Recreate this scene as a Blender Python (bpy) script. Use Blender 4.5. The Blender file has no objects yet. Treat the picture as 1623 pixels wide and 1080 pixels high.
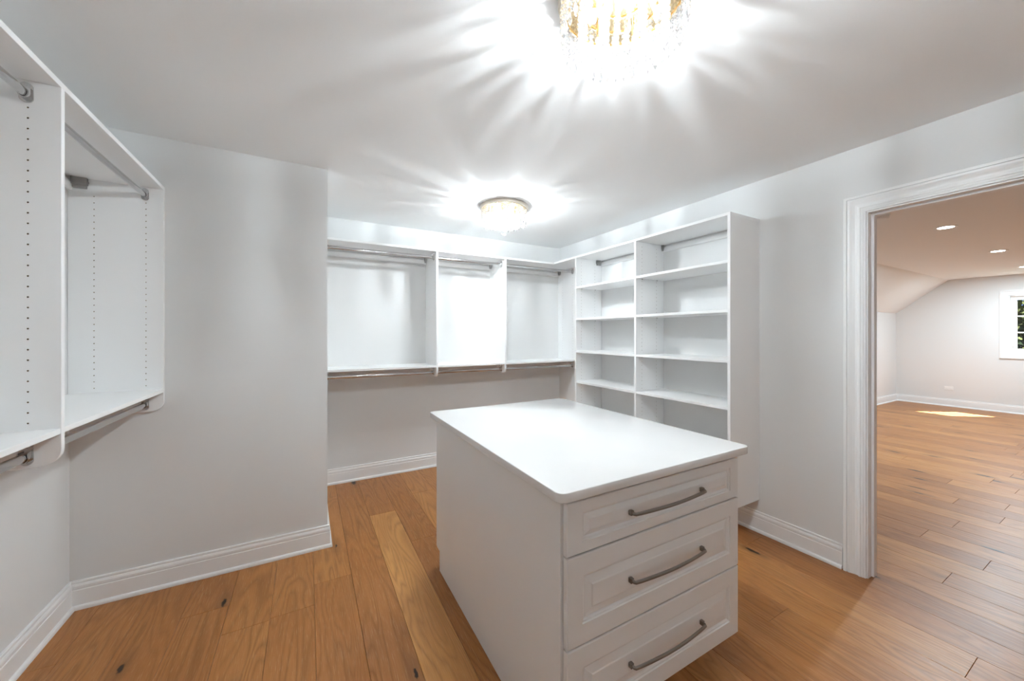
import bpy, bmesh, math, random
from mathutils import Vector, Matrix
random.seed(7)
S = bpy.context.scene
COL = S.collection

# ------------------------------------------------------------------ camera
FPX, YAW, HORIZON, CAM_H = 586.52, 0.504698, 529.786, 1.376
cam_d = bpy.data.cameras.new('camera')
cam_d.sensor_width = 36.0
cam_d.lens = FPX / 1623.0 * 36.0
cam_d.shift_y = -(540.0 - HORIZON) / 1623.0
cam_d.clip_start = 0.02
cam = bpy.data.objects.new('camera', cam_d)
cam.location = (0, 0, CAM_H)
cam.rotation_euler = (math.pi / 2, 0, -YAW)
COL.objects.link(cam)
S.camera = cam

# ------------------------------------------------------------------ sky, sun, exposure
W = bpy.data.worlds.new('sky')
S.world = W
W.use_nodes = True
wn = W.node_tree
wn.nodes.clear()
wo = wn.nodes.new('ShaderNodeOutputWorld')
wb = wn.nodes.new('ShaderNodeBackground')
wt = wn.nodes.new('ShaderNodeTexCoord')
wz = wn.nodes.new('ShaderNodeSeparateXYZ')
wr = wn.nodes.new('ShaderNodeValToRGB')                 # clear blue, paler to the horizon
wr.color_ramp.elements[0].position = 0.0; wr.color_ramp.elements[0].color = (0.24, 0.40, 0.86, 1)
wr.color_ramp.elements[1].position = 0.6; wr.color_ramp.elements[1].color = (0.10, 0.22, 0.66, 1)
wnz = wn.nodes.new('ShaderNodeTexNoise')                # scattered white clouds
wnz.inputs['Scale'].default_value = 5.0; wnz.inputs['Detail'].default_value = 5
wcr = wn.nodes.new('ShaderNodeMapRange')
wcr.inputs['From Min'].default_value = 0.60; wcr.inputs['From Max'].default_value = 0.76
wmx = wn.nodes.new('ShaderNodeMix'); wmx.data_type = 'RGBA'
wmx.inputs[7].default_value = (0.95, 0.95, 0.97, 1)
wn.links.new(wt.outputs['Generated'], wz.inputs[0])
wn.links.new(wz.outputs[2], wr.inputs[0])
wn.links.new(wt.outputs['Generated'], wnz.inputs['Vector'])
wn.links.new(wnz.outputs['Fac'], wcr.inputs['Value'])
wn.links.new(wcr.outputs[0], wmx.inputs[0])
wn.links.new(wr.outputs[0], wmx.inputs[6])
wcr.inputs['To Max'].default_value = 0.3
wb.inputs['Strength'].default_value = 0.42
wn.links.new(wmx.outputs[2], wb.inputs[0])
wn.links.new(wb.outputs[0], wo.inputs[0])

SUN_DIR = Vector((0.54, -0.39, 0.82)).normalized()      # towards the sun
sd = bpy.data.lights.new('sun_offscreen', 'SUN')
sd.energy = 32.0
sd.angle = math.radians(0.53)
sd.color = (1.0, 0.96, 0.9)
sun = bpy.data.objects.new('sun_offscreen', sd)
sun.rotation_euler = SUN_DIR.to_track_quat('Z', 'Y').to_euler()
sun.location = (16, -4, 9)
COL.objects.link(sun)

BULB_STRENGTH = 1650.0       # chandelier bulbs
CAN_POWER = 18.0            # recessed lamps of the next room, watts each

S.view_settings.view_transform = 'Standard'
S.view_settings.look = 'None'
S.view_settings.exposure = 1.42
S.view_settings.gamma = 1.0
S.view_settings.use_curve_mapping = False
S.cycles.diffuse_bounces = 8
S.cycles.max_bounces = 14

# ------------------------------------------------------------------ dimensions (metres)
XL, XR = -1.04, 2.757           # closet side walls
YW, XJ = 2.684, 0.113           # wall jog: face and outer corner
YB, YR = 3.765, -1.2            # back wall, rear wall
CEIL = 2.445
WT = 0.12                       # wall thickness
XF = 10.69                      # next room: far wall
YK, ZK = 2.868, 1.805           # knee wall and its height
YS, CEIL2 = 2.149, 2.406        # where the slope meets the flat ceiling
YO = -3.2                       # next room: opposite wall
D0, D1, DH = 0.04, 0.852, 2.060 # door opening between Y D0..D1, head height
TOPZ0, TOPZ1 = 2.157, 2.176     # closet top panel
LOWZ0, LOWZ1 = 1.060, 1.078     # closet lower shelf
PT = 0.019

# ------------------------------------------------------------------ material helpers
def mat(name, color=(0.8, 0.8, 0.8), rough=0.5, metal=0.0, spec=0.5, bump=0.0, bscale=200.0, var=0.0, vscale=3.0):
    m = bpy.data.materials.new(name)
    m.use_nodes = True
    nt = m.node_tree
    b = nt.nodes['Principled BSDF']
    b.inputs['Base Color'].default_value = (*color, 1)
    b.inputs['Roughness'].default_value = rough
    b.inputs['Metallic'].default_value = metal
    b.inputs['Specular IOR Level'].default_value = spec
    if bump or var:
        tc = nt.nodes.new('ShaderNodeTexCoord')
    if var:
        n = nt.nodes.new('ShaderNodeTexNoise')
        n.inputs['Scale'].default_value = vscale
        n.inputs['Detail'].default_value = 3
        nt.links.new(tc.outputs['Object'], n.inputs['Vector'])
        r = nt.nodes.new('ShaderNodeMapRange')
        r.inputs['To Min'].default_value = 1 - var
        r.inputs['To Max'].default_value = 1 + var
        nt.links.new(n.outputs['Fac'], r.inputs['Value'])
        h = nt.nodes.new('ShaderNodeHueSaturation')
        h.inputs['Color'].default_value = (*color, 1)
        nt.links.new(r.outputs[0], h.inputs['Value'])
        nt.links.new(h.outputs[0], b.inputs['Base Color'])
    if bump:
        n2 = nt.nodes.new('ShaderNodeTexNoise')
        n2.inputs['Scale'].default_value = bscale
        n2.inputs['Detail'].default_value = 2
        nt.links.new(tc.outputs['Object'], n2.inputs['Vector'])
        bp = nt.nodes.new('ShaderNodeBump')
        bp.inputs['Strength'].default_value = bump
        bp.inputs['Distance'].default_value = 0.002
        nt.links.new(n2.outputs['Fac'], bp.inputs['Height'])
        nt.links.new(bp.outputs[0], b.inputs['Normal'])
    return m

def emit(name, color, strength):
    m = bpy.data.materials.new(name)
    m.use_nodes = True
    nt = m.node_tree
    nt.nodes.clear()
    o = nt.nodes.new('ShaderNodeOutputMaterial')
    e = nt.nodes.new('ShaderNodeEmission')
    e.inputs[0].default_value = (*color, 1)
    e.inputs[1].default_value = strength
    nt.links.new(e.outputs[0], o.inputs[0])
    return m

def clear_mix(name, body, fac, tint=(1, 1, 1)):
    """real clear pieces: part straight-through, part glass / gloss"""
    m = bpy.data.materials.new(name)
    m.use_nodes = True
    nt = m.node_tree
    nt.nodes.clear()
    o = nt.nodes.new('ShaderNodeOutputMaterial')
    t = nt.nodes.new('ShaderNodeBsdfTransparent')
    t.inputs[0].default_value = (*tint, 1)
    if body == 'glass':
        g = nt.nodes.new('ShaderNodeBsdfGlass')
        g.inputs['Roughness'].default_value = 0.0
        g.inputs['IOR'].default_value = 1.55
    else:
        g = nt.nodes.new('ShaderNodeBsdfGlossy')
        g.inputs['Roughness'].default_value = 0.02
    x = nt.nodes.new('ShaderNodeMixShader')
    x.inputs[0].default_value = fac
    nt.links.new(t.outputs[0], x.inputs[1])
    nt.links.new(g.outputs[0], x.inputs[2])
    out = x.outputs[0]
    if body == 'glass':                     # a little white scatter mixed in to stand for sparkle of the facets
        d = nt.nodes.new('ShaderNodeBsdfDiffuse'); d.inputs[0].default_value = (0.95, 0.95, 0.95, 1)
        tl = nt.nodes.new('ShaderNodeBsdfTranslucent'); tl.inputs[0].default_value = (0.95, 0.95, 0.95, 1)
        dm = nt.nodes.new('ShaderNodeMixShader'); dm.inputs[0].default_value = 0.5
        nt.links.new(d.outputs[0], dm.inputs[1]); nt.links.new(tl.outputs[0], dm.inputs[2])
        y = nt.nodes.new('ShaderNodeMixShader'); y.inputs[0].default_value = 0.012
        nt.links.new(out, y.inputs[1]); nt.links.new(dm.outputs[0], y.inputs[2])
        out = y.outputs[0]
    nt.links.new(out, o.inputs[0])
    return m

def oak():
    m = bpy.data.materials.new('oak_planks')
    m.use_nodes = True
    nt = m.node_tree
    N, L = nt.nodes, nt.links
    b = N['Principled BSDF']
    tc = N.new('ShaderNodeTexCoord')
    oi = N.new('ShaderNodeObjectInfo')
    rnd = N.new('ShaderNodeMath'); rnd.operation = 'MULTIPLY'; rnd.inputs[1].default_value = 91.0
    L.new(oi.outputs['Random'], rnd.inputs[0])
    def scaled(sx, sy):
        mp = N.new('ShaderNodeMapping'); mp.inputs['Scale'].default_value = (sx, sy, 1)
        L.new(tc.outputs['Object'], mp.inputs['Vector'])
        return mp
    def noise(sx, sy, detail, dist=0.0, rough=0.5, add=0.0):
        n = N.new('ShaderNodeTexNoise'); n.noise_dimensions = '4D'
        n.inputs['Scale'].default_value = 1.0
        n.inputs['Detail'].default_value = detail
        n.inputs['Roughness'].default_value = rough
        n.inputs['Distortion'].default_value = dist
        L.new(scaled(sx, sy).outputs[0], n.inputs['Vector'])
        a = N.new('ShaderNodeMath'); a.operation = 'ADD'; a.inputs[1].default_value = add
        L.new(rnd.outputs[0], a.inputs[0]); L.new(a.outputs[0], n.inputs['W'])
        return n.outputs['Fac']
    def math_(op, a, bb=None, c=None):
        k = N.new('ShaderNodeMath'); k.operation = op
        for i, v in enumerate((a, bb, c)):
            if v is None: continue
            if isinstance(v, (int, float)): k.inputs[i].default_value = v
            else: L.new(v, k.inputs[i])
        return k.outputs[0]
    def rng(v, a, bb, c, d, smooth=False):
        k = N.new('ShaderNodeMapRange')
        k.interpolation_type = 'SMOOTHSTEP' if smooth else 'LINEAR'
        L.new(v, k.inputs['Value'])
        for i, q in zip(('From Min', 'From Max', 'To Min', 'To Max'), (a, bb, c, d)): k.inputs[i].default_value = q
        return k.outputs[0]
    def mix(f, c1, c2, mode='MIX'):
        k = N.new('ShaderNodeMix'); k.data_type = 'RGBA'; k.blend_type = mode
        for s, v in ((k.inputs[0], f), (k.inputs[6], c1), (k.inputs[7], c2)):
            if isinstance(v, (int, float)): s.default_value = v
            elif isinstance(v, tuple): s.default_value = (*v, 1)
            else: L.new(v, s)
        return k.outputs[2]
    # growth rings: contour lines of a stretched noise
    n1 = noise(5.5, 0.75, 2.0, 0.6, 0.45)
    rings = math_('PINGPONG', math_('MULTIPLY', n1, 34.0), 1.0)
    rings = math_('POWER', rings, 1.8)
    fine = noise(260, 7, 3.0, 0.0, 0.6, 11.0)
    pore = rng(noise(420, 16, 2.0, 0.2, 0.5, 5.0), 0.56, 0.74, 0.0, 1.0)
    cloud = noise(7, 1.3, 2.0, 0.4, 0.5, 23.0)
    ramp = N.new('ShaderNodeValToRGB')
    cr = ramp.color_ramp
    cr.elements[0].position = 0.0; cr.elements[0].color = (0.250, 0.092, 0.025, 1)
    cr.elements[1].position = 1.0; cr.elements[1].color = (0.650, 0.335, 0.112, 1)
    e = cr.elements.new(0.35); e.color = (0.390, 0.158, 0.044, 1)
    e = cr.elements.new(0.62); e.color = (0.460, 0.200, 0.059, 1)
    sp = N.new('ShaderNodeSeparateColor')
    L.new(oi.outputs['Color'], sp.inputs[0])
    tone = math_('ADD', sp.outputs[0], rng(cloud, 0.25, 0.75, -0.13, 0.13))
    L.new(tone, ramp.inputs[0])
    c = ramp.outputs[0]
    ring_amt = math_('MULTIPLY', rings, rng(cloud, 0.35, 0.65, 0.25, 0.75))
    c = mix(ring_amt, c, (0.55, 0.50, 0.45), 'MULTIPLY')
    c = mix(rng(fine, 0.3, 0.7, 0.0, 0.30), c, (0.62, 0.56, 0.5), 'MULTIPLY')
    c = mix(math_('MULTIPLY', pore, 0.4), c, (0.62, 0.42, 0.22))
    # knots
    vo = N.new('ShaderNodeTexVoronoi'); vo.voronoi_dimensions = '2D'; vo.inputs['Scale'].default_value = 1.0
    kd = N.new('ShaderNodeTexNoise'); kd.inputs['Scale'].default_value = 40
    L.new(tc.outputs['Object'], kd.inputs['Vector'])
    va = N.new('ShaderNodeVectorMath'); va.operation = 'MULTIPLY_ADD'
    L.new(kd.outputs['Color'], va.inputs[0]); va.inputs[1].default_value = (0.10, 0.10, 0)
    L.new(scaled(6.0, 1.7).outputs[0], va.inputs[2])
    vb = N.new('ShaderNodeVectorMath'); vb.operation = 'ADD'
    L.new(va.outputs[0], vb.inputs[0]); L.new(rnd.outputs[0], vb.inputs[1]); L.new(vb.outputs[0], vo.inputs['Vector'])
    sc = N.new('ShaderNodeSeparateColor'); L.new(vo.outputs['Color'], sc.inputs[0])
    keep = math_('GREATER_THAN', sc.outputs[0], 0.73)
    core = math_('MULTIPLY', rng(math_('DIVIDE', vo.outputs['Distance'], rng(sc.outputs[1], 0.0, 1.0, 0.35, 1.3)), 0.05, 0.10, 1.0, 0.0, True), keep)
    halo = math_('MULTIPLY', rng(vo.outputs['Distance'], 0.06, 0.30, 0.5, 0.0, True), keep)
    c = mix(halo, c, (0.17, 0.075, 0.028))
    c = mix(core, c, (0.022, 0.011, 0.006))
    L.new(c, b.inputs['Base Color'])
    L.new(rng(fine, 0.3, 0.7, 0.30, 0.44), b.inputs['Roughness'])
    b.inputs['Specular IOR Level'].default_value = 0.36
    bp = N.new('ShaderNodeBump'); bp.inputs['Strength'].default_value = 0.25; bp.inputs['Distance'].default_value = 0.0008
    L.new(math_('ADD', fine, rings), bp.inputs['Height'])
    L.new(bp.outputs[0], b.inputs['Normal'])
    return m

M = {
    'wall': mat('grey_wall_paint', (0.740, 0.741, 0.736), 0.75, spec=0.25, bump=0.05, bscale=260),
    'ceil': mat('ceiling_paint', (0.880, 0.882, 0.880), 0.85, spec=0.2, bump=0.05, bscale=260),
    'ceil2': mat('white_ceiling_paint', (0.850, 0.852, 0.850), 0.85, spec=0.2),
    'trim': mat('white_trim_paint', (0.840, 0.842, 0.840), 0.35, spec=0.45),
    'mel': mat('white_melamine', (0.870, 0.872, 0.870), 0.38, spec=0.4, bump=0.03, bscale=500),
    'lac': mat('white_cabinet_lacquer', (0.820, 0.824, 0.824), 0.33, spec=0.4),
    'quartz': mat('white_quartz', (0.790, 0.790, 0.786), 0.09, spec=0.5, var=0.015, vscale=9),
    'chrome': mat('polished_chrome', (0.62, 0.62, 0.62), 0.12, metal=1.0),
    'steel': mat('brushed_steel', (0.42, 0.41, 0.40), 0.34, metal=1.0),
    'nickel': mat('dark_satin_nickel', (0.27, 0.25, 0.23), 0.32, metal=1.0, bump=0.04, bscale=900),
    'dark': mat('raw_particleboard', (0.26, 0.18, 0.11), 0.9, spec=0.1),
    'sub': mat('plywood_subfloor', (0.32, 0.22, 0.13), 0.9, spec=0.1),
    'champ': mat('champagne_metal', (0.62, 0.56, 0.48), 0.28, metal=1.0, bump=0.03, bscale=600),
    'gold': mat('polished_gold', (0.86, 0.68, 0.42), 0.16, metal=1.0),
    'plastic': mat('white_plastic', (0.82, 0.82, 0.81), 0.4),
    'bulb': emit('glowing_bulb', (0.850, 0.942, 1.0), BULB_STRENGTH),
    'lens': emit('glowing_lens', (1.0, 0.98, 0.95), 14.0),
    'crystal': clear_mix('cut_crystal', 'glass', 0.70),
    'pane': clear_mix('window_glass', 'gloss', 0.05),
    'lawn': mat('lawn', (0.050, 0.068, 0.026), 1.0, spec=0.0, var=0.25, vscale=0.6),
    'leaf': mat('tree_leaves', (0.042, 0.060, 0.034), 1.0, spec=0.0, var=0.4, vscale=1.2),
    'leaf2': mat('pale_tree_leaves', (0.065, 0.078, 0.034), 1.0, spec=0.0, var=0.4, vscale=1.4),
    'bark': mat('bark', (0.09, 0.065, 0.045), 0.9, bump=0.4, bscale=8),
}
M['oak'] = oak()

# ------------------------------------------------------------------ geometry helpers
class G:
    """collects shapes in one mesh"""
    def __init__(s): s.bm = bmesh.new()
    def box(s, x0, x1, y0, y1, z0, z1, bev=0.0):
        t = bmesh.new()
        bmesh.ops.create_cube(t, size=1.0)
        for v in t.verts:
            v.co = Vector(((x0 + x1) / 2 + v.co.x * (x1 - x0), (y0 + y1) / 2 + v.co.y * (y1 - y0), (z0 + z1) / 2 + v.co.z * (z1 - z0)))
        if bev: bmesh.ops.bevel(t, geom=list(t.edges), offset=bev, segments=2, affect='EDGES', profile=0.5)
        return s.merge(t)
    def merge(s, t, mtx=None):
        if mtx is not None: bmesh.ops.transform(t, matrix=mtx, verts=t.verts)
        me = bpy.data.meshes.new('tmp'); t.to_mesh(me); t.free()
        s.bm.from_mesh(me); bpy.data.meshes.remove(me)
        return s
    def prism(s, pts, axis, a0, a1, bev=0.0):
        """polygon pts in the plane across axis, extruded a0..a1"""
        t = bmesh.new()
        def P(p, a):
            return {'x': (a, p[0], p[1]), 'y': (p[0], a, p[1]), 'z': (p[0], p[1], a)}[axis]
        lo = [t.verts.new(P(p, a0)) for p in pts]
        hi = [t.verts.new(P(p, a1)) for p in pts]
        n = len(pts)
        caps = [t.faces.new(lo), t.faces.new(hi)]
        for i in range(n): t.faces.new((lo[i], lo[(i + 1) % n], hi[(i + 1) % n], hi[i]))
        bmesh.ops.recalc_face_normals(t, faces=t.faces)
        if bev:
            ed = [e for e in t.edges if any(f in caps for f in e.link_faces)]
            bmesh.ops.bevel(t, geom=ed, offset=bev, segments=3, affect='EDGES', profile=0.5)
        return s.merge(t)
    def lathe(s, prof, n=32, c=(0, 0, 0), closed=False):
        """prof: (radius, z)"""
        t = bmesh.new()
        rings = []
        for r, z in prof:
            if r < 1e-6: rings.append([t.verts.new((c[0], c[1], c[2] + z))])
            else: rings.append([t.verts.new((c[0] + r * math.cos(2 * math.pi * k / n), c[1] + r * math.sin(2 * math.pi * k / n), c[2] + z)) for k in range(n)])
        for A, B in zip(rings, rings[1:]):
            for k in range(n):
                k2 = (k + 1) % n
                q = [A[k % len(A)], A[k2 % len(A)], B[k2 % len(B)], B[k % len(B)]]
                u = []
                for v in q:
                    if v not in u: u.append(v)
                if len(u) > 2: t.faces.new(u)
        bmesh.ops.recalc_face_normals(t, faces=t.faces)
        return s.merge(t)
    def sweep(s, prof, path, nrm, flip=1, closed_prof=True):
        """profile (a,b): a = offset to the left of the path in the plane, b = along nrm; mitred corners"""
        t = bmesh.new()
        nrm = Vector(nrm).normalized()
        P = [Vector(p) for p in path]
        dirs = [(P[i + 1] - P[i]).normalized() for i in range(len(P) - 1)]
        rings = []
        for i, p in enumerate(P):
            d0 = dirs[max(i - 1, 0)]; d1 = dirs[min(i, len(dirs) - 1)]
            n0 = nrm.cross(d0) * flip; n1 = nrm.cross(d1) * flip
            m = (n0 + n1).normalized(); m = m / max(m.dot(n0), 0.2)
            rings.append([t.verts.new(p + m * a + nrm * b) for a, b in prof])
        k = len(prof)
        for A, B in zip(rings, rings[1:]):
            for i in range(k if closed_prof else k - 1):
                t.faces.new((A[i], A[(i + 1) % k], B[(i + 1) % k], B[i]))
        t.faces.new(rings[0]); t.faces.new(rings[-1])
        bmesh.ops.recalc_face_normals(t, faces=t.faces)
        return s.merge(t)
    def tube(s, pts, rx, rz=None, n=10, up=(0, 0, 1)):
        """oval tube along pts; rx sideways, rz along up"""
        rz = rz or rx
        t = bmesh.new()
        P = [Vector(p) for p in pts]
        up = Vector(up)
        rings = []
        for i, p in enumerate(P):
            d = (P[min(i + 1, len(P) - 1)] - P[max(i - 1, 0)]).normalized()
            sd_ = d.cross(up).normalized(); u = sd_.cross(d)
            rings.append([t.verts.new(p + sd_ * rx * math.cos(2 * math.pi * k / n) + u * rz * math.sin(2 * math.pi * k / n)) for k in range(n)])
        for A, B in zip(rings, rings[1:]):
            for k in range(n): t.faces.new((A[k], A[(k + 1) % n], B[(k + 1) % n], B[k]))
        t.faces.new(rings[0]); t.faces.new(rings[-1])
        bmesh.ops.recalc_face_normals(t, faces=t.faces)
        return s.merge(t)
    def disc(s, c, nrm, r, n=8):
        t = bmesh.new()
        bmesh.ops.create_circle(t, cap_ends=True, segments=n, radius=r)
        q = Vector(nrm).to_track_quat('Z', 'Y').to_matrix().to_4x4()
        return s.merge(t, Matrix.Translation(Vector(c)) @ q)
    def build(s, name, material, parent=None, smooth=False):
        me = bpy.data.meshes.new(name)
        s.bm.to_mesh(me); s.bm.free()
        me.materials.append(M[material] if isinstance(material, str) else material)
        if smooth:
            for p in me.polygons: p.use_smooth = True
            try: me.set_sharp_from_angle(angle=math.radians(35))
            except Exception: pass
        return link(name, me, parent)

def link(name, me, parent=None):
    o = bpy.data.objects.new(name, me)
    COL.objects.link(o)
    if parent is not None:
        o.parent = parent
    return o

def thing(name, label, cat, group=None):
    o = link(name, None)
    o.empty_display_size = 0.1
    return tag(o, label, cat, group)

def tag(o, label, cat=None, group=None):
    o['label'] = label
    if cat: o['category'] = cat
    if group: o['group'] = group
    return o

def struct(o, label=None):
    o['kind'] = 'structure'
    if label: o['label'] = label
    return o

def base(o, loc):
    """move a thing's origin to its base, parts stay where they are"""
    o.location = loc
    o_inv = Matrix.Translation(-Vector(loc))
    for c in o.children: c.matrix_parent_inverse = o_inv
    return o

# ------------------------------------------------------------------ the shell
g = G().box(XL - WT, XR + WT, YR - WT, YB + WT, -0.10, -0.014).box(XR + WT, XF + WT, YO - WT, YK + WT, -0.10, -0.014)
floor = struct(g.build('floor', 'sub'), 'warm brown oak plank floor running through closet and next room')

# planks: columns along Y, one object each
SEAM0, PW = 0.0305, 0.1895
JOINT = {-5: (1.30, None), -4: (1.05, None), -3: (0.75, None), -2: (2.12, None), -1: (0.9, None), 0: (2.302, None), 1: (0.7, None), 2: (2.969, None), 3: (2.475, None),
         10: (0.956, None), 11: (2.2, None), 12: (0.42, None), 13: (1.377, None), 14: (1.9, None), 16: (0.64, None), 18: (0.56, None), 19: (0.86, None), 21: (0.79, None), 23: (0.64, None),
         25: (0.67, None), 29: (0.86, None), 31: (0.80, None)}
TONE = {(2, 0): 0.84, (2, 1): 0.40, (0, 0): 0.44, (0, 1): 0.60, (-1, 0): 0.52, (1, 0): 0.42, (1, 1): 0.42, (3, 0): 0.36, (16, 0): 0.40, (-2, 1): 0.55}
rp = random.Random(21)
def add_plank(x0, x1, y0, y1, tone):
    gap = 0.0005; ch = 0.0011
    hx, hy = (x1 - x0) / 2 - gap, (y1 - y0) / 2 - gap
    vs = []
    for (ix, iy, z) in ((hx, hy, -0.0135), (hx, hy, -ch), (hx - ch, hy - ch, 0.0)):
        vs += [(-ix, -iy, z), (ix, -iy, z), (ix, iy, z), (-ix, iy, z)]
    fs = [(8, 9, 10, 11), (3, 2, 1, 0)]
    for k in range(4):
        j = (k + 1) % 4
        fs += [(k, j, 4 + j, 4 + k), (4 + k, 4 + j, 8 + j, 8 + k)]
    me = bpy.data.meshes.new('floor_plank')
    me.from_pydata(vs, [], fs)
    me.materials.append(M['oak'])
    o = link('floor_plank', me, floor)
    o.location = ((x0 + x1) / 2, (y0 + y1) / 2, 0)
    o.color = (tone, 0, 0, 1)
k = -6
while SEAM0 + PW * k < XF:
    x0, x1 = SEAM0 + PW * k, SEAM0 + PW * (k + 1)
    if x1 <= XL: k += 1; continue
    xm = (x0 + x1) / 2
    lo, hi = (YR, YB) if xm < XR + WT else (YO, YK)
    if x1 < XJ and xm < XR: hi = YW                       # under the wall jog
    if x0 > 8.0: lo = -1.2                                # far corner of the next room, out of sight
    cuts = [JOINT[k][0]] if k in JOINT else [rp.uniform(0.2, 2.0)]
    while cuts[0] - lo > 1.5: cuts.insert(0, cuts[0] - rp.uniform(1.2, 2.1))
    while hi - cuts[-1] > 1.7: cuts.append(cuts[-1] + rp.uniform(1.2, 2.1))
    if k == 1: cuts = [c for c in cuts if c < 1.0]
    if k == 2: cuts = [c for c in cuts if c > 2.5 or c < 1.0]
    cuts = [c for c in cuts if lo + 0.15 < c < hi - 0.15]
    ys = [lo] + cuts + [hi]
    for i in range(len(ys) - 1):
        rel = None
        if k in JOINT:
            if abs(ys[i + 1] - JOINT[k][0]) < 1e-6: rel = 0
            elif abs(ys[i] - JOINT[k][0]) < 1e-6: rel = 1
        t = TONE.get((k, rel), rp.choice((0.34, 0.38, 0.42, 0.46, 0.50, 0.54)) if k < 4 else rp.choice((0.24, 0.30, 0.36, 0.42, 0.48, 0.55, 0.62, 0.68)))
        add_plank(max(x0, XL - 0.02), min(x1, XF + 0.02), ys[i], ys[i + 1], t)
    k += 1

struct(G().box(XL - WT, XL, YR, YW, 0, CEIL).build('wall_left', 'wall'))
struct(G().box(XL - WT, XJ, YW, YB + WT, 0, CEIL).build('wall_jog', 'wall'))
struct(G().box(XJ, XR, YB, YB + WT, 0, CEIL).build('wall_back', 'wall'))
struct(G().box(XL - WT, XR, YR - WT, YR, 0, CEIL).build('wall_rear', 'wall'))
HT = max(CEIL, CEIL2)
struct(G().box(XR, XR + WT, D1 + 0.019, YB + WT, 0, HT).box(XR, XR + WT, D0 - 0.019, D1 + 0.019, DH + 0.019, HT)
       .box(XR, XR + WT, YO - WT, D0 - 0.019, 0, HT).build('wall_right', 'wall'))
struct(G().box(XL - WT, XR + WT, YR - WT, YB + WT, CEIL, CEIL + 0.1).build('ceiling', 'ceil'))
# next room
WY0, WY1, WZ0, WZ1 = 0.85, 1.462, 1.040, 2.046        # window opening
x2 = XR + WT
struct(G().box(XF, XF + WT, YO - WT, WY0, 0, CEIL2).box(XF, XF + WT, WY1, YK + WT, 0, CEIL2).box(XF, XF + WT, WY0, WY1, 0, WZ0)
       .box(XF, XF + WT, WY0, WY1, WZ1, CEIL2).build('wall_far', 'wall'))
struct(G().box(x2, XF, YK, YK + WT, 0, ZK + 0.02).build('wall_knee', 'wall'))
struct(G().box(x2, XF, YO - WT, YO, 0, CEIL2).build('wall_opposite', 'wall'))
struct(G().prism([(YO - WT, CEIL2), (YS, CEIL2), (YK, ZK), (YK + WT, ZK - 0.1 * 0), (YK + WT, CEIL2 + 0.1), (YO - WT, CEIL2 + 0.1)], 'x', x2, XF + WT).build('ceiling_sloped', 'ceil2'),
       'white ceiling of next room with sloped side')

# baseboards
BB = [(0, 0), (0.028, 0), (0.028, 0.006), (0.0265, 0.013), (0.023, 0.018), (0.016, 0.0205), (0.016, 0.094), (0.0135, 0.0965), (0.0135, 0.1005), (0.0150, 0.103),
      (0.0150, 0.114), (0.0120, 0.122), (0.0088, 0.125), (0.0088, 0.128), (0.0105, 0.130), (0.0105, 0.136), (0.009, 0.139), (0, 0.139)]
def baseboard(name, path, flip):
    struct(G().sweep(BB, [(x, y, 0) for x, y in path], (0, 0, 1), flip).build(name, 'trim'))
baseboard('baseboard_left', [(XL, YR), (XL, YW - 0.0005)], -1)
baseboard('baseboard_jog', [(XL, YW), (XJ, YW), (XJ, YB)], -1)
baseboard('baseboard_back', [(XJ, YB), (XR, YB)], -1)
baseboard('baseboard_right', [(XR, YB), (XR, D1 + 0.11)], -1)
baseboard('baseboard_far', [(XF, YK), (XF, YO)], -1)
baseboard('baseboard_knee', [(x2, YK), (XF, YK)], -1)

# door opening: jamb, stop, casing
door = struct(link('door_1', None), 'white cased doorway opening into the next room')
G().prism([(D1 + 0.019, 0), (D1 + 0.019, DH + 0.019), (D0 - 0.019, DH + 0.019), (D0 - 0.019, 0), (D0, 0), (D0, DH), (D1, DH), (D1, 0)], 'x', XR, XR + WT).build('jamb', 'trim', door)
G().prism([(D1, 0), (D1, DH), (D0, DH), (D0, 0), (D0 + 0.011, 0), (D0 + 0.011, DH - 0.011), (D1 - 0.011, DH - 0.011), (D1 - 0.011, 0)], 'x', XR + 0.045, XR + 0.080).build('door_stop', 'trim', door)
CW = 0.096
CASE = [(0, 0), (0, 0.0085), (0.002, 0.0105), (0.0105, 0.0105), (0.0107, 0.0135), (0.0130, 0.0145), (0.0215, 0.0145), (0.0217, 0.0175), (0.0240, 0.0185), (0.0300, 0.0185),
        (0.0310, 0.0145), (0.038, 0.0125), (0.046, 0.0130), (0.058, 0.0175), (0.068, 0.0225), (0.0765, 0.0235), (0.0770, 0.0185), (0.0800, 0.0185), (0.0805, 0.0260), (0.094, 0.0265),
        (0.096, 0.0245), (0.096, 0)]
rv = 0.007
G().sweep(CASE, [(XR, D1 + rv, 0), (XR, D1 + rv, DH + rv), (XR, D0 - rv, DH + rv), (XR, D0 - rv, 0)], (-1, 0, 0), 1).build('casing', 'trim', door)
G().sweep(CASE, [(x2, D1 + rv, 0), (x2, D1 + rv, DH + rv), (x2, D0 - rv, DH + rv), (x2, D0 - rv, 0)], (1, 0, 0), -1).build('casing', 'trim', door)

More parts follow.
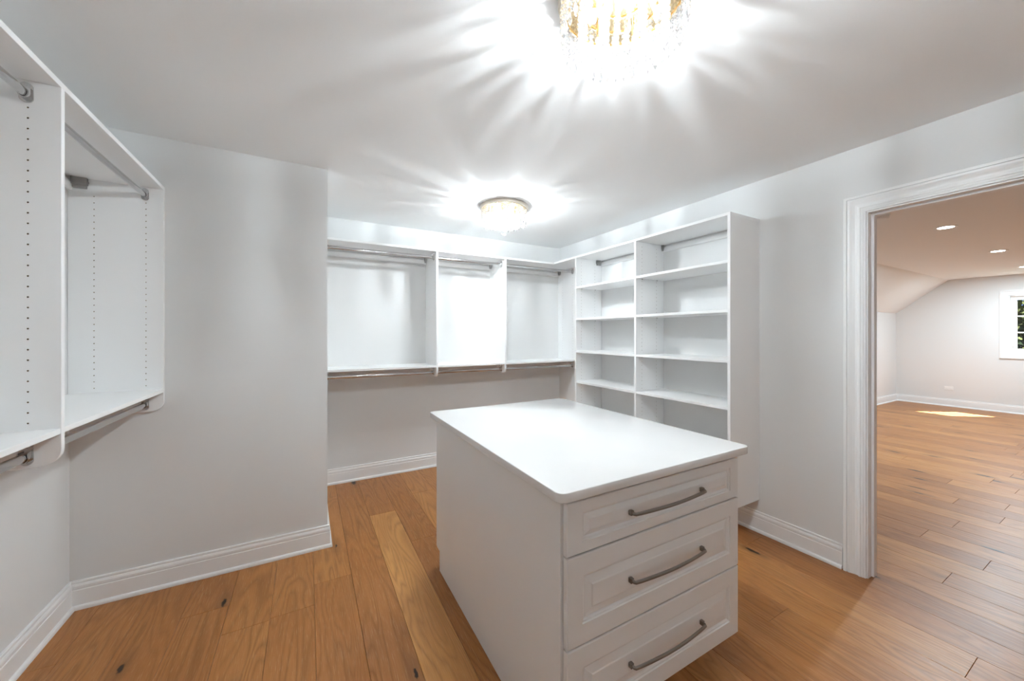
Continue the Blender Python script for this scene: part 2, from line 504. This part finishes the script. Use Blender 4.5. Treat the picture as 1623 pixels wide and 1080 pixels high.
# window in the far wall
win = struct(link('window_1', None), 'white casement window with muntins in the far wall')
def picture(bm, prof, x, nx, y0, y1, z0, z1, flip):
    pts = [(x, y1, z0), (x, y1, z1), (x, y0, z1), (x, y0, z0)]
    P = pts + [pts[0], pts[1]]
    return bm.sweep(prof, P[:], (nx, 0, 0), flip)
gw = G()
for (a, b, c, d) in ((WY0 - 0.09, WY0, WZ0 - 0.09, WZ1 + 0.09), (WY1, WY1 + 0.09, WZ0 - 0.09, WZ1 + 0.09)):
    gw.box(XF - 0.014, XF, a, b, c, d, 0.002)
gw.box(XF - 0.014, XF, WY0, WY1, WZ1, WZ1 + 0.09, 0.002).box(XF - 0.014, XF, WY0, WY1, WZ0 - 0.09, WZ0, 0.002)
for (a, b, c, d) in ((WY0 - 0.092, WY0 - 0.07, WZ0 - 0.092, WZ1 + 0.092), (WY1 + 0.07, WY1 + 0.092, WZ0 - 0.092, WZ1 + 0.092)):
    gw.box(XF - 0.022, XF - 0.013, a, b, c, d, 0.002)
gw.box(XF - 0.022, XF - 0.013, WY0 - 0.07, WY1 + 0.07, WZ1 + 0.07, WZ1 + 0.092, 0.002).box(XF - 0.022, XF - 0.013, WY0 - 0.07, WY1 + 0.07, WZ0 - 0.092, WZ0 - 0.07, 0.002)
gw.build('window_casing', 'trim', win)
def ring_boxes(x0, x1, y0, y1, z0, z1, t):
    q = G()
    q.box(x0, x1, y0, y0 + t, z0, z1, 0.002).box(x0, x1, y1 - t, y1, z0, z1, 0.002).box(x0, x1, y0 + t, y1 - t, z0, z0 + t, 0.002).box(x0, x1, y0 + t, y1 - t, z1 - t, z1, 0.002)
    return q
ring_boxes(XF, XF + WT, WY0, WY1, WZ0, WZ1, 0.018).build('window_frame', 'trim', win)
sash = ring_boxes(XF + 0.045, XF + 0.085, WY0 + 0.018, WY1 - 0.018, WZ0 + 0.018, WZ1 - 0.018, 0.062).build('sash', 'trim', win)
GY0, GY1, GZ0, GZ1 = WY0 + 0.08, WY1 - 0.08, WZ0 + 0.08, WZ1 - 0.08
nz, ny = 3, 2
gm = G()
for i in range(1, nz): z = GZ0 + (GZ1 - GZ0) * i / nz; gm.box(XF + 0.055, XF + 0.075, GY0, GY1, z - 0.010, z + 0.010, 0.002)
ym = (GY0 + GY1) / 2
gm.box(XF + 0.055, XF + 0.075, ym - 0.010, ym + 0.010, GZ0, GZ1, 0.002)
gm.build('muntin', 'trim', sash)
for i in range(nz):
    for j in range(ny):
        z0 = GZ0 + (GZ1 - GZ0) * i / nz; y0 = GY0 + (GY1 - GY0) * j / ny
        G().box(XF + 0.063, XF + 0.067, y0 - 0.001, y0 + (GY1 - GY0) / ny + 0.001, z0 - 0.001, z0 + (GZ1 - GZ0) / nz + 0.001).build('pane', 'pane', sash)
hl = G().box(XF + 0.030, XF + 0.046, WY1 - 0.062, WY1 - 0.040, 1.155, 1.250, 0.004)
hl.tube([(XF + 0.030, WY1 - 0.051, 1.235), (XF + 0.018, WY1 - 0.050, 1.22), (XF + 0.014, WY1 - 0.050, 1.165)], 0.006)
hl.build('lock_handle', 'plastic', win)

# ------------------------------------------------------------------ closet system pieces
def rounded_panel(front, back, z0, z1, sgn):
    """panel outline (u,z): u runs from front to back; lower front corner rounded, a curved bottom"""
    R = 0.050
    pts = [(back, z1), (front, z1), (front, z0 + R)]
    for i in range(1, 9):
        a = math.pi / 2 * i / 8
        pts.append((front + sgn * (R - R * math.cos(a)), z0 + R - R * math.sin(a)))
    # bottom runs back under the shelf, then up to it
    pts += [(front + sgn * 0.115, z0), (front + sgn * 0.145, z0 + 0.006), (front + sgn * 0.175, z0 + 0.030), (front + sgn * 0.20, z0 + 0.06), (front + sgn * 0.24, LOWZ0 - 0.004), (back, LOWZ0 - 0.004)]
    return pts

def holes(parent, cols, zs, axis, at, nrm):
    """columns of shelf-pin holes: 5 mm bores drilled 8 mm into the panel, with their raw core lining"""
    def bores(r, d0, d1, lining):
        vs, fs, n = [], [], 8
        for u in cols:
            for z in zs:
                b0 = len(vs)
                for d in (d0, d1):
                    for k in range(n):
                        a = 2 * math.pi * k / n
                        w_ = u + r * math.cos(a); h_ = z + r * math.sin(a); t_ = at - nrm * d
                        vs.append((t_, w_, h_) if axis == 'x' else (w_, t_, h_))
                for k in range(n): fs.append((b0 + k, b0 + (k + 1) % n, b0 + n + (k + 1) % n, b0 + n + k))
                fs.append(tuple(b0 + n + k for k in range(n)))
                if not lining: fs.append(tuple(b0 + k for k in range(n - 1, -1, -1)))
        me = bpy.data.meshes.new('shelf_pin_holes'); me.from_pydata(vs, [], fs)
        t = bmesh.new(); t.from_mesh(me); bmesh.ops.recalc_face_normals(t, faces=t.faces); t.to_mesh(me); t.free()
        return me
    cutter = bpy.data.objects.new('cutter', bores(0.0026, -0.002, 0.0081, False)); COL.objects.link(cutter)
    bo = parent.modifiers.new('drill', 'BOOLEAN'); bo.operation = 'DIFFERENCE'; bo.object = cutter; bo.solver = 'EXACT'
    dg = bpy.context.evaluated_depsgraph_get()
    me = bpy.data.meshes.new_from_object(parent.evaluated_get(dg))
    parent.modifiers.clear(); parent.data = me
    bpy.data.objects.remove(cutter)
    lm = bores(0.00255, 0.0006, 0.0080, True); lm.materials.append(M['dark'])
    o = link('shelf_pin_holes', lm, parent)
    o['kind'] = 'stuff'
    return o

def rod(parent, p0, p1, along, hang):
    """oval chrome hanging rod with an end bracket on each side panel"""
    a, b = Vector(p0), Vector(p1)
    d = (b - a).normalized()
    o = G().tube([a + d * 0.004, b - d * 0.004], 0.0085, 0.015, 16).build('hanging_rod', 'chrome', parent, True)
    for p, s in ((a, 1), (b, -1)):
        q = G()
        pts = []
        for i in range(20):
            t = 2 * math.pi * i / 20
            u, v = 0.0155 * math.cos(t), 0.0155 * math.sin(t)
            v += 0.0155 if v > 0 else -0.0155
            pts.append((u, v + (0.004)))
        f0 = 0.0005 * s; f1 = 0.0045 * s
        if along == 'y':
            q.prism([(p.x + u, p.z + v) for u, v in pts], 'y', min(p.y + f0, p.y + f1), max(p.y + f0, p.y + f1))
        else:
            q.prism([(p.y + u, p.z + v) for u, v in pts], 'x', min(p.x + f0, p.x + f1), max(p.x + f0, p.x + f1))
        # cup under the rod
        t = bmesh.new(); q2 = p + d * s * 0.004; q3 = p + d * s * 0.019
        pr = []
        for i in range(13):
            w = math.pi + math.pi * i / 12
            pr.append((0.0125 * math.cos(w), 0.019 * math.sin(w)))
        pr += [(0.0125, 0.016), (0.0095, 0.016)]
        for i in range(13):
            w = 2 * math.pi - math.pi * i / 12
            pr.append((0.0095 * math.cos(w), 0.016 * math.sin(w)))
        pr += [(-0.0095, 0.016), (-0.0125, 0.016)]
        t.free()
        if along == 'y':
            q.prism([(p.x + u, p.z + v) for u, v in pr], 'y', min(q2.y, q3.y), max(q2.y, q3.y))
        else:
            q.prism([(p.y + u, p.z + v) for u, v in pr], 'x', min(q2.x, q3.x), max(q2.x, q3.x))
        if hang:                                     # strap up to the shelf
            if along == 'y': q.box(p.x - 0.0155, p.x + 0.0155, min(p.y + f0, q3.y), max(p.y + f0, q3.y), p.z + 0.030, LOWZ0 - 0.0006, 0.0015)
            else: q.box(min(p.x + f0, q3.x), max(p.x + f0, q3.x), p.y - 0.0155, p.y + 0.0155, p.z + 0.030, LOWZ0 - 0.0006, 0.0015)
        # screw heads
        for v in (0.026, -0.0215):
            c = p + Vector((0, 0, v)) + d * s * 0.0048
            q.disc(c, d * s, 0.0035)
        q.build('rod_bracket', 'chrome', o, False)
    return o

HZ = [1.101 + 0.0324 * i for i in range(33)]            # 32 mm system

def susp_bracket(parent, cx0, cx1, cy0, cy1):
    q = G().box(cx0, cx1, cy0, cy1, 2.120, TOPZ0 - 0.0006, 0.002)
    dx, dy = cx1 - cx0, cy1 - cy0
    q.box(cx0 + dx * 0.1, cx1 - dx * 0.05, cy0 + dy * 0.1, cy1 - dy * 0.05, 2.104, 2.1195, 0.002)
    if dx > dy: q.tube([(cx1 - 0.001, (cy0 + cy1) / 2, 2.135), (cx1 + 0.004, (cy0 + cy1) / 2, 2.135)], 0.005)
    q.build('suspension_bracket', 'steel', parent)

# ---- left unit
FX = -0.682
lu = thing('closet_unit', 'white double-hang closet unit with two chrome rods a bay, hung beside the wall jog', 'closet unit')
YA, Y1a, Y1b, Y2a, Y2b = 0.766, 1.715, 1.734, 2.6645, 2.6835
G().box(XL + 0.001, FX, YA, Y2b, TOPZ0, TOPZ1, 0.0012).build('top_panel', 'mel', lu)
for y0, y1 in ((YA, YA + PT), (Y1a, Y1b), (Y2a, Y2b)):
    sp_ = G().prism(rounded_panel(FX, XL + 0.001, 0.962, TOPZ0, -1), 'y', y0, y1, 0.0012).build('side_panel', 'mel', lu)
    if y0 > 1: holes(sp_, (FX - 0.0705, XL + 0.093), HZ[:-2], 'y', y0, -1)
    if y0 < 2: holes(sp_, (FX - 0.0705, XL + 0.093), HZ[:-2], 'y', y1, 1)
for y0, y1 in ((YA + PT, Y1a), (Y1b, Y2a)):
    G().box(XL + 0.001, FX - 0.001, y0, y1, LOWZ0, LOWZ1, 0.0012).build('shelf', 'mel', lu)
    for z, h in ((2.113, False), (0.999, True)):
        rod(lu, (FX - 0.073, y0, z), (FX - 0.073, y1, z), 'y', h)
    G().prism([(XL + 0.001, 2.090), (XL + 0.012, 2.090), (XL + 0.018, 2.097), (XL + 0.019, 2.126), (XL + 0.014, 2.137), (XL + 0.001, 2.138)], 'y', y0, y1).build('rail_cover', 'mel', lu)
    susp_bracket(lu, XL + 0.016, XL + 0.074, y1 - 0.020, y1 - 0.0006)
base(lu, ((XL + FX) / 2, 1.7, 0.962))

# ---- back unit
BY = 3.402
bu = thing('closet_unit', 'white three-bay double-hang closet unit along the back wall, joined to the shelves', 'closet unit')
px = [(XJ + 0.001, XJ + 0.001 + PT), (1.0635, 1.0825), (1.7945, 1.8135), (XR - 0.001 - PT, XR - 0.001)]
G().box(XJ + 0.001, XR - 0.001, BY, YB - 0.001, TOPZ0, TOPZ1, 0.0012).build('top_panel', 'mel', bu)
for i, (a, b) in enumerate(px):
    sp_ = G().prism(rounded_panel(BY, YB - 0.001, 0.972, TOPZ0, 1), 'x', a, b, 0.0012).build('side_panel', 'mel', bu)
    if i > 0: holes(sp_, (BY + 0.0705, YB - 0.093), HZ[:-2], 'x', a, -1)
    if i < 3: holes(sp_, (BY + 0.0705, YB - 0.093), HZ[:-2], 'x', b, 1)
for i in range(3):
    a, b = px[i][1], px[i + 1][0]
    G().box(a, b, BY + 0.001, YB - 0.001, LOWZ0, LOWZ1, 0.0012).build('shelf', 'mel', bu)
    for z, h in ((2.110, False), (1.008, True)):
        rod(bu, (a, BY + 0.073, z), (b, BY + 0.073, z), 'x', h)
    y = YB - 0.001
    G().prism([(y, 2.090), (y - 0.011, 2.090), (y - 0.017, 2.097), (y - 0.018, 2.126), (y - 0.013, 2.137), (y, 2.138)], 'x', a, b).build('rail_cover', 'mel', bu)
    susp_bracket(bu, b - 0.020, b - 0.0006, YB - 0.058, YB - 0.020)
base(bu, ((XJ + XR) / 2, 3.58, 0.972))

# ---- shelf unit on the right wall
SX = 2.412
su = thing('shelf_unit', 'tall white open shelf unit with adjustable shelves hung on the wall by the doorway', 'shelves')
py = [(1.4235, 1.4425), (2.2155, 2.2345), (3.0065, 3.0255)]
G().box(SX, XR - 0.001, py[0][0], BY - 0.0008, TOPZ0, TOPZ1, 0.0012).build('top_panel', 'mel', su)
SHZ = [1.844, 1.519, 1.186, 0.876, 0.55, 0.222]
for i, (a, b) in enumerate(py):
    sp_ = G().box(SX, XR - 0.001, a, b, 0.221, TOPZ0, 0.0012).build('side_panel', 'mel', su)
    zs = [0.30 + 0.0324 * j for j in range(57)]
    zs = [z for z in zs if all(not (h - 0.004 < z < h + 0.024) for h in SHZ)]
    if i > 0: holes(sp_, (SX + 0.0705, XR - 0.093), zs, 'y', a, -1)
    if i < 2: holes(sp_, (SX + 0.0705, XR - 0.093), zs, 'y', b, 1)
for i in range(2):
    a, b = py[i][1], py[i + 1][0]
    for z in SHZ:
        sh = G().box(SX + 0.0015, XR - 0.002, a + 0.0008, b - 0.0008, z, z + PT, 0.0012).build('shelf', 'mel', su)
        q = G()
        for u in (SX + 0.0705, XR - 0.093):
            for v, s_ in ((a, 1), (b, -1)):
                q.tube([(u, v + s_ * 0.0008, z - 0.0035), (u, v + s_ * 0.009, z - 0.0035)], 0.0034, n=8)
        pn = q.build('shelf_pins', 'steel', sh); pn['kind'] = 'stuff'
    x = XR - 0.001
    G().prism([(x, 2.100), (x - 0.011, 2.100), (x - 0.017, 2.107), (x - 0.018, 2.132), (x - 0.013, 2.141), (x, 2.142)], 'y', a, b).build('rail_cover', 'mel', su)
    susp_bracket(su, XR - 0.080 if i == 1 else XR - 0.03, XR - 0.022, b - 0.020, b - 0.0006)
base(su, ((SX + XR) / 2, 2.2, 0.221))

# ------------------------------------------------------------------ island
isl = thing('closet_island', 'white closet island cabinet with three raised-panel drawers and bow handles', 'island')
IX0, IX1, IY0, IY1, IZ = 0.671, 1.5635, 0.912, 2.130, 0.8838
side = [(IY1, IZ), (IY0, IZ), (IY0, 0.139), (IY0 + 0.084, 0.139), (IY0 + 0.084, 0.0005), (2.085, 0.0005), (2.085, 0.115), (IY1, 0.115)]
G().prism(side, 'x', IX0, IX0 + PT, 0.001).build('side_panel', 'lac', isl)
G().box(IX1 - PT, IX1, IY0, IY1, 0.139, IZ, 0.001).build('side_panel', 'lac', isl)
G().box(IX0 + PT, IX1 - PT, IY0 + 0.020, IY1 - 0.002, 0.139, IZ - 0.0005).build('carcass', 'lac', isl)
G().box(IX0 + PT, IX1 - 0.075, IY0 + 0.084, IY0 + 0.099, 0.0005, 0.1385).build('toe_kick', 'lac', isl)
G().box(IX1 - 0.090, IX1 - 0.075, IY0 + 0.0995, 2.0695, 0.0005, 0.1385).build('toe_kick', 'lac', isl)
G().box(IX0 + PT, IX1 - 0.075, 2.070, 2.085, 0.0005, 0.1385).build('toe_kick', 'lac', isl)
G().box(IX0 + 0.002, IX1 - 0.002, IY1 + 0.001, IY1 + 0.020, 0.115, IZ - 0.012, 0.002).build('end_panel', 'lac', isl)

def drawer(x0, x1, z0, z1, rail, stile, field):
    yf, yb = 0.8885, 0.9085
    t = bmesh.new()
    def loop(dx, dz, dy):
        return [t.verts.new(p) for p in ((x0 + dx, yf + dy, z0 + dz), (x1 - dx, yf + dy, z0 + dz), (x1 - dx, yf + dy, z1 - dz), (x0 + dx, yf + dy, z1 - dz))]
    e = 0.0
    specs = [(0, 0, yb - yf), (0, 0, 0.003), (0.0012, 0.0012, 0.0009), (0.003, 0.003, 0.0)]
    for o_, dy in ((0, 0), (0.002, 0.0035), (0.007, 0.0045), (0.009, 0.0065), (0.013, 0.0085), (field - 0.004, 0.0028), (field, 0.0010), (field + 0.004, 0.0008)):
        specs.append((stile + o_, rail + o_, dy))
    Ls = [loop(*s_) for s_ in specs]
    t.faces.new(Ls[0][::-1])
    for A, B in zip(Ls, Ls[1:]):
        for k in range(4): t.faces.new((A[k], A[(k + 1) % 4], B[(k + 1) % 4], B[k]))
    t.faces.new(Ls[-1])
    bmesh.ops.recalc_face_normals(t, faces=t.faces)
    q = G(); q.merge(t)
    d = q.build('drawer', 'lac', isl)
    # bow handle
    zc = (z0 + z1) / 2
    xa, xb = 0.938, 1.312
    q = G()
    n = 16
    pts = []
    for i in range(n + 1):
        f = i / n
        bow = 0.024 + 0.012 * math.sin(math.pi * f)
        pts.append((xa + (xb - xa) * f, yf - bow, zc))
    pts = [(xa, yf - 0.0005, zc), (xa + 0.0005, yf - 0.012, zc), (xa + 0.001, yf - 0.019, zc)] + [(xa + 0.004, yf - 0.0235, zc)] + pts[1:-1] + [(xb - 0.004, yf - 0.0235, zc), (xb - 0.001, yf - 0.019, zc), (xb - 0.0005, yf - 0.012, zc), (xb, yf - 0.0005, zc)]
    q.tube(pts, 0.0050, 0.0062, 12)
    for x in (xa, xb): q.box(x - 0.0070, x + 0.0070, yf - 0.0140, yf - 0.0004, zc - 0.0082, zc + 0.0082, 0.0022)
    h = q.build('handle', 'nickel', d, True)
    h['label'] = 'dark satin nickel bow handle'
DX0, DX1 = 0.6795, 1.5615
drawer(DX0, DX1, 0.7045, 0.8650, 0.033, 0.056, 0.030)
drawer(DX0, DX1, 0.4230, 0.6985, 0.062, 0.058, 0.042)
drawer(DX0, DX1, 0.1420, 0.4172, 0.064, 0.058, 0.042)
base(isl, ((IX0 + IX1) / 2, (IY0 + IY1) / 2, 0))

cx0, cx1, cy0, cy1, R = 0.633, 1.600, 0.861, 2.166, 0.028
pts = []
for (x, y, a0) in ((cx1 - R, cy1 - R, 0), (cx0 + R, cy1 - R, 90), (cx0 + R, cy0 + R, 180), (cx1 - R, cy0 + R, 270)):
    for i in range(9):
        a = math.radians(a0 + 90 * i / 8)
        pts.append((x + R * math.cos(a), y + R * math.sin(a)))
tag(G().prism(pts, 'z', 0.8843, 0.9143, 0.0028).build('countertop', 'quartz', None, True), 'glossy white quartz slab with rounded corners on the island', 'countertop')

# ------------------------------------------------------------------ chandeliers
def bead(g_, z, r, h, n=8, rot=0.0):
    t = bmesh.new()
    top = t.verts.new((0, 0, z + h)); bot = t.verts.new((0, 0, z - h))
    r1 = [t.verts.new((r * math.cos(2 * math.pi * k / n + rot), r * math.sin(2 * math.pi * k / n + rot), z + h * 0.32)) for k in range(n)]
    r2 = [t.verts.new((r * math.cos(2 * math.pi * k / n + rot), r * math.sin(2 * math.pi * k / n + rot), z - h * 0.32)) for k in range(n)]
    for k in range(n):
        j = (k + 1) % n
        t.faces.new((top, r1[k], r1[j])); t.faces.new((r1[k], r2[k], r2[j], r1[j])); t.faces.new((bot, r2[j], r2[k]))
    g_.merge(t)
def pendant(g_, z, w, h, n=6):
    """drop: short crown above, long point below"""
    t = bmesh.new()
    top = t.verts.new((0, 0, z)); bot = t.verts.new((0, 0, z - h))
    r1 = [t.verts.new((w * math.cos(2 * math.pi * k / n), 0.6 * w * math.sin(2 * math.pi * k / n), z - h * 0.55)) for k in range(n)]
    r0 = [t.verts.new((w * 0.5 * math.cos(2 * math.pi * k / n), 0.3 * w * math.sin(2 * math.pi * k / n), z - h * 0.12)) for k in range(n)]
    for k in range(n):
        j = (k + 1) % n
        t.faces.new((top, r0[k], r0[j])); t.faces.new((r0[k], r1[k], r1[j], r0[j])); t.faces.new((bot, r1[j], r1[k]))
    g_.merge(t)
def strand_mesh(length, nb, rb, ph):
    q = G()
    step = (length - ph) / nb
    for i in range(nb): bead(q, -(i + 0.5) * step, rb, step * 0.47, 8, 0.2 * i)
    pendant(q, -(length - ph), rb * 1.15, ph)
    me = bpy.data.meshes.new('crystal_strand'); q.bm.to_mesh(me); q.bm.free()
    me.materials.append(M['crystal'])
    return me
ZP = 2.412
ST = [strand_mesh(0.128, 5, 0.0088, 0.040), strand_mesh(0.136, 5, 0.0088, 0.042), strand_mesh(0.150, 6, 0.0088, 0.042)]
def chandelier(cx, cy, label):
    t = thing('crystal_chandelier', label, 'chandelier', 'flush crystal chandeliers on the closet ceiling')
    t.location = (cx, cy, CEIL)
    def P(q, name, m, smooth=False, par=None): return q.build(name, m, par or t, smooth)
    P(G().lathe([(0, -0.0006), (0.196, -0.0006), (0.1985, -0.003), (0.1985, -0.030), (0.196, -0.0325), (0.188, -0.033)], 64), 'canopy', 'champ', True)
    P(G().lathe([(0, -0.0290), (0.1875, -0.0290), (0.1875, -0.0328), (0.0, -0.0328)], 64), 'mirror_plate', 'gold', True)
    z = ZP - CEIL
    rg = G()
    for R_, in ((0.184,), (0.128,), (0.066,)):
        rg.tube([(R_ * math.cos(2 * math.pi * k / 48), R_ * math.sin(2 * math.pi * k / 48), z - 0.004) for k in range(49)], 0.0025, n=6)
    P(rg, 'hanging_ring', 'gold', True)
    rr = random.Random(int(cx * 1000))
    for R_, n, me in ((0.184, 42, ST[0]), (0.128, 26, ST[1]), (0.066, 12, ST[2])):
        for k in range(n):
            a = 2 * math.pi * (k + 0.5 * rr.random() * 0.3) / n
            o = link('crystal_strand', me, t)
            o.location = (R_ * math.cos(a), R_ * math.sin(a), z - 0.0065)
            o.rotation_euler = (0, 0, rr.uniform(0, 6.28))
            o.scale = (1, 1, rr.uniform(0.95, 1.04))
    for k in range(5):
        a = 2 * math.pi * (k + 0.3) / 5
        x, y = 0.098 * math.cos(a), 0.098 * math.sin(a)
        P(G().lathe([(0, z), (0.010, z), (0.010, z - 0.058), (0.0, z - 0.058)], 16, (x, y, 0)), 'lamp_socket', 'gold', True)
        P(G().lathe([(0, z - 0.0585), (0.0050, z - 0.0585), (0.0065, z - 0.064), (0.0065, z - 0.086), (0.0045, z - 0.091), (0, z - 0.093)], 12, (x, y, 0)), 'bulb', 'bulb', True)
    wire = G().tube([(0, 0, z), (0, 0, -0.196)], 0.0012, n=6)
    P(wire, 'ball_wire', 'gold')
    q = G()
    b_ = bmesh.new(); bmesh.ops.create_icosphere(b_, subdivisions=2, radius=0.0265)
    q.merge(b_, Matrix.Translation((0, 0, -0.2215)))
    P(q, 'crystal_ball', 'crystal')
    return t
chandelier(0.8536, 0.8377, 'round crystal flush chandelier hanging over the drawer end of the island')
chandelier(1.4412, 2.7454, 'round crystal flush chandelier hanging between the island and the back closet')


# ------------------------------------------------------------------ next room fittings
def can(x, y, label):
    t = thing('recessed_light', label, 'ceiling light', 'recessed lights in the next room')
    t.location = (x, y, CEIL2)
    G().lathe([(0.054, -0.0006), (0.078, -0.0006), (0.078, -0.004), (0.074, -0.0065), (0.056, -0.005), (0.054, -0.0006)], 40).build('trim_ring', 'plastic', t, True)
    G().lathe([(0, -0.0006), (0.0535, -0.0006), (0.0535, -0.0040), (0.0, -0.0048)], 40).build('lens', 'lens', t, True)
    ld = bpy.data.lights.new('recessed_lamp', 'AREA')
    ld.shape = 'DISK'; ld.size = 0.10; ld.energy = CAN_POWER
    ld.color = (0.74, 0.90, 1.0)
    lo = bpy.data.objects.new('recessed_lamp', ld); COL.objects.link(lo)
    lo.parent = t; lo.location = (0, 0, -0.008)
can(5.38, 1.1, 'round recessed ceiling light of the next room closest to the doorway')
can(7.48, 1.1, 'round recessed ceiling light in the middle of the row in the next room')
can(9.56, 1.15, 'round recessed ceiling light of the next room closest to the window wall')
t = thing('smoke_detector', 'small round white smoke detector on the next room ceiling', 'smoke detector')
t.location = (4.35, 1.27, CEIL2)
G().lathe([(0, -0.0006), (0.066, -0.0006), (0.066, -0.010), (0.062, -0.012)], 40).build('mounting_base', 'plastic', t, True)
G().lathe([(0, -0.0105), (0.060, -0.0122), (0.060, -0.030), (0.052, -0.038), (0.020, -0.041), (0, -0.041)], 40).build('cover', 'plastic', t, True)

t = thing('wall_outlet', 'white electrical outlet plate above the baseboard of the far wall', 'outlet')
oy, oz = 2.145, 0.345
G().box(XF - 0.006, XF - 0.0006, oy - 0.058, oy + 0.058, oz - 0.036, oz + 0.036, 0.002).build('cover_plate', 'plastic', t)
for s_ in (-1, 1):
    q = G().box(XF - 0.0085, XF - 0.0062, oy + s_ * 0.026 - 0.017, oy + s_ * 0.026 + 0.017, oz - 0.014, oz + 0.014, 0.001).build('socket', 'plastic', t)
base(t, (XF, oy, oz))

# ------------------------------------------------------------------ outside the window
lawn = G().box(XF + 1.0, 220, -120, 120, -3.6, -3.5).build('lawn', 'lawn')
struct(lawn, 'green lawn outside the window')
def tree(x, y, h, r, leaf, label, seed):
    rt = random.Random(seed)
    t = thing('tree', label, 'tree', 'trees outside the window')
    t.location = (x, y, -3.5)
    G().tube([(0, 0, 0), (0.05, 0.03, h * 0.3), (-0.05, 0.08, h * 0.65)], 0.22, n=8).build('trunk', 'bark', t)
    vs, fs = [], []
    for b in range(44):
        u = rt.uniform(0, 6.283); w_ = rt.uniform(-1, 1); rad = r * rt.uniform(0.3, 0.85)
        c = Vector((rad * math.cos(u) * math.sqrt(1 - w_ * w_), rad * math.sin(u) * math.sqrt(1 - w_ * w_), h * 0.62 + w_ * h * 0.33))
        for k in range(260):
            p = c + Vector((rt.gauss(0, 1), rt.gauss(0, 1), rt.gauss(0, 1))) * r * 0.22
            s_ = rt.uniform(0.10, 0.20)
            a = Vector((rt.gauss(0, 1), rt.gauss(0, 1), rt.gauss(0, 1))).normalized(); b2 = a.orthogonal().normalized()
            i = len(vs)
            vs += [p - a * s_, p + b2 * s_ * 0.5, p + a * s_, p - b2 * s_ * 0.5]
            fs.append((i, i + 1, i + 2, i + 3))
    me = bpy.data.meshes.new('foliage'); me.from_pydata(vs, [], fs); me.materials.append(M[leaf])
    link('foliage', me, t)['kind'] = 'stuff'
tree(27.0, 3.8, 5.9, 2.6, 'leaf2', 'pale green leafy tree standing outside the window', 3)
tree(19.5, 2.7, 3.9, 1.6, 'leaf', 'low dark green leafy tree growing nearest the window', 5)
tree(39.0, 9.5, 6.5, 3.0, 'leaf2', 'tall green tree standing farthest from the window', 8)
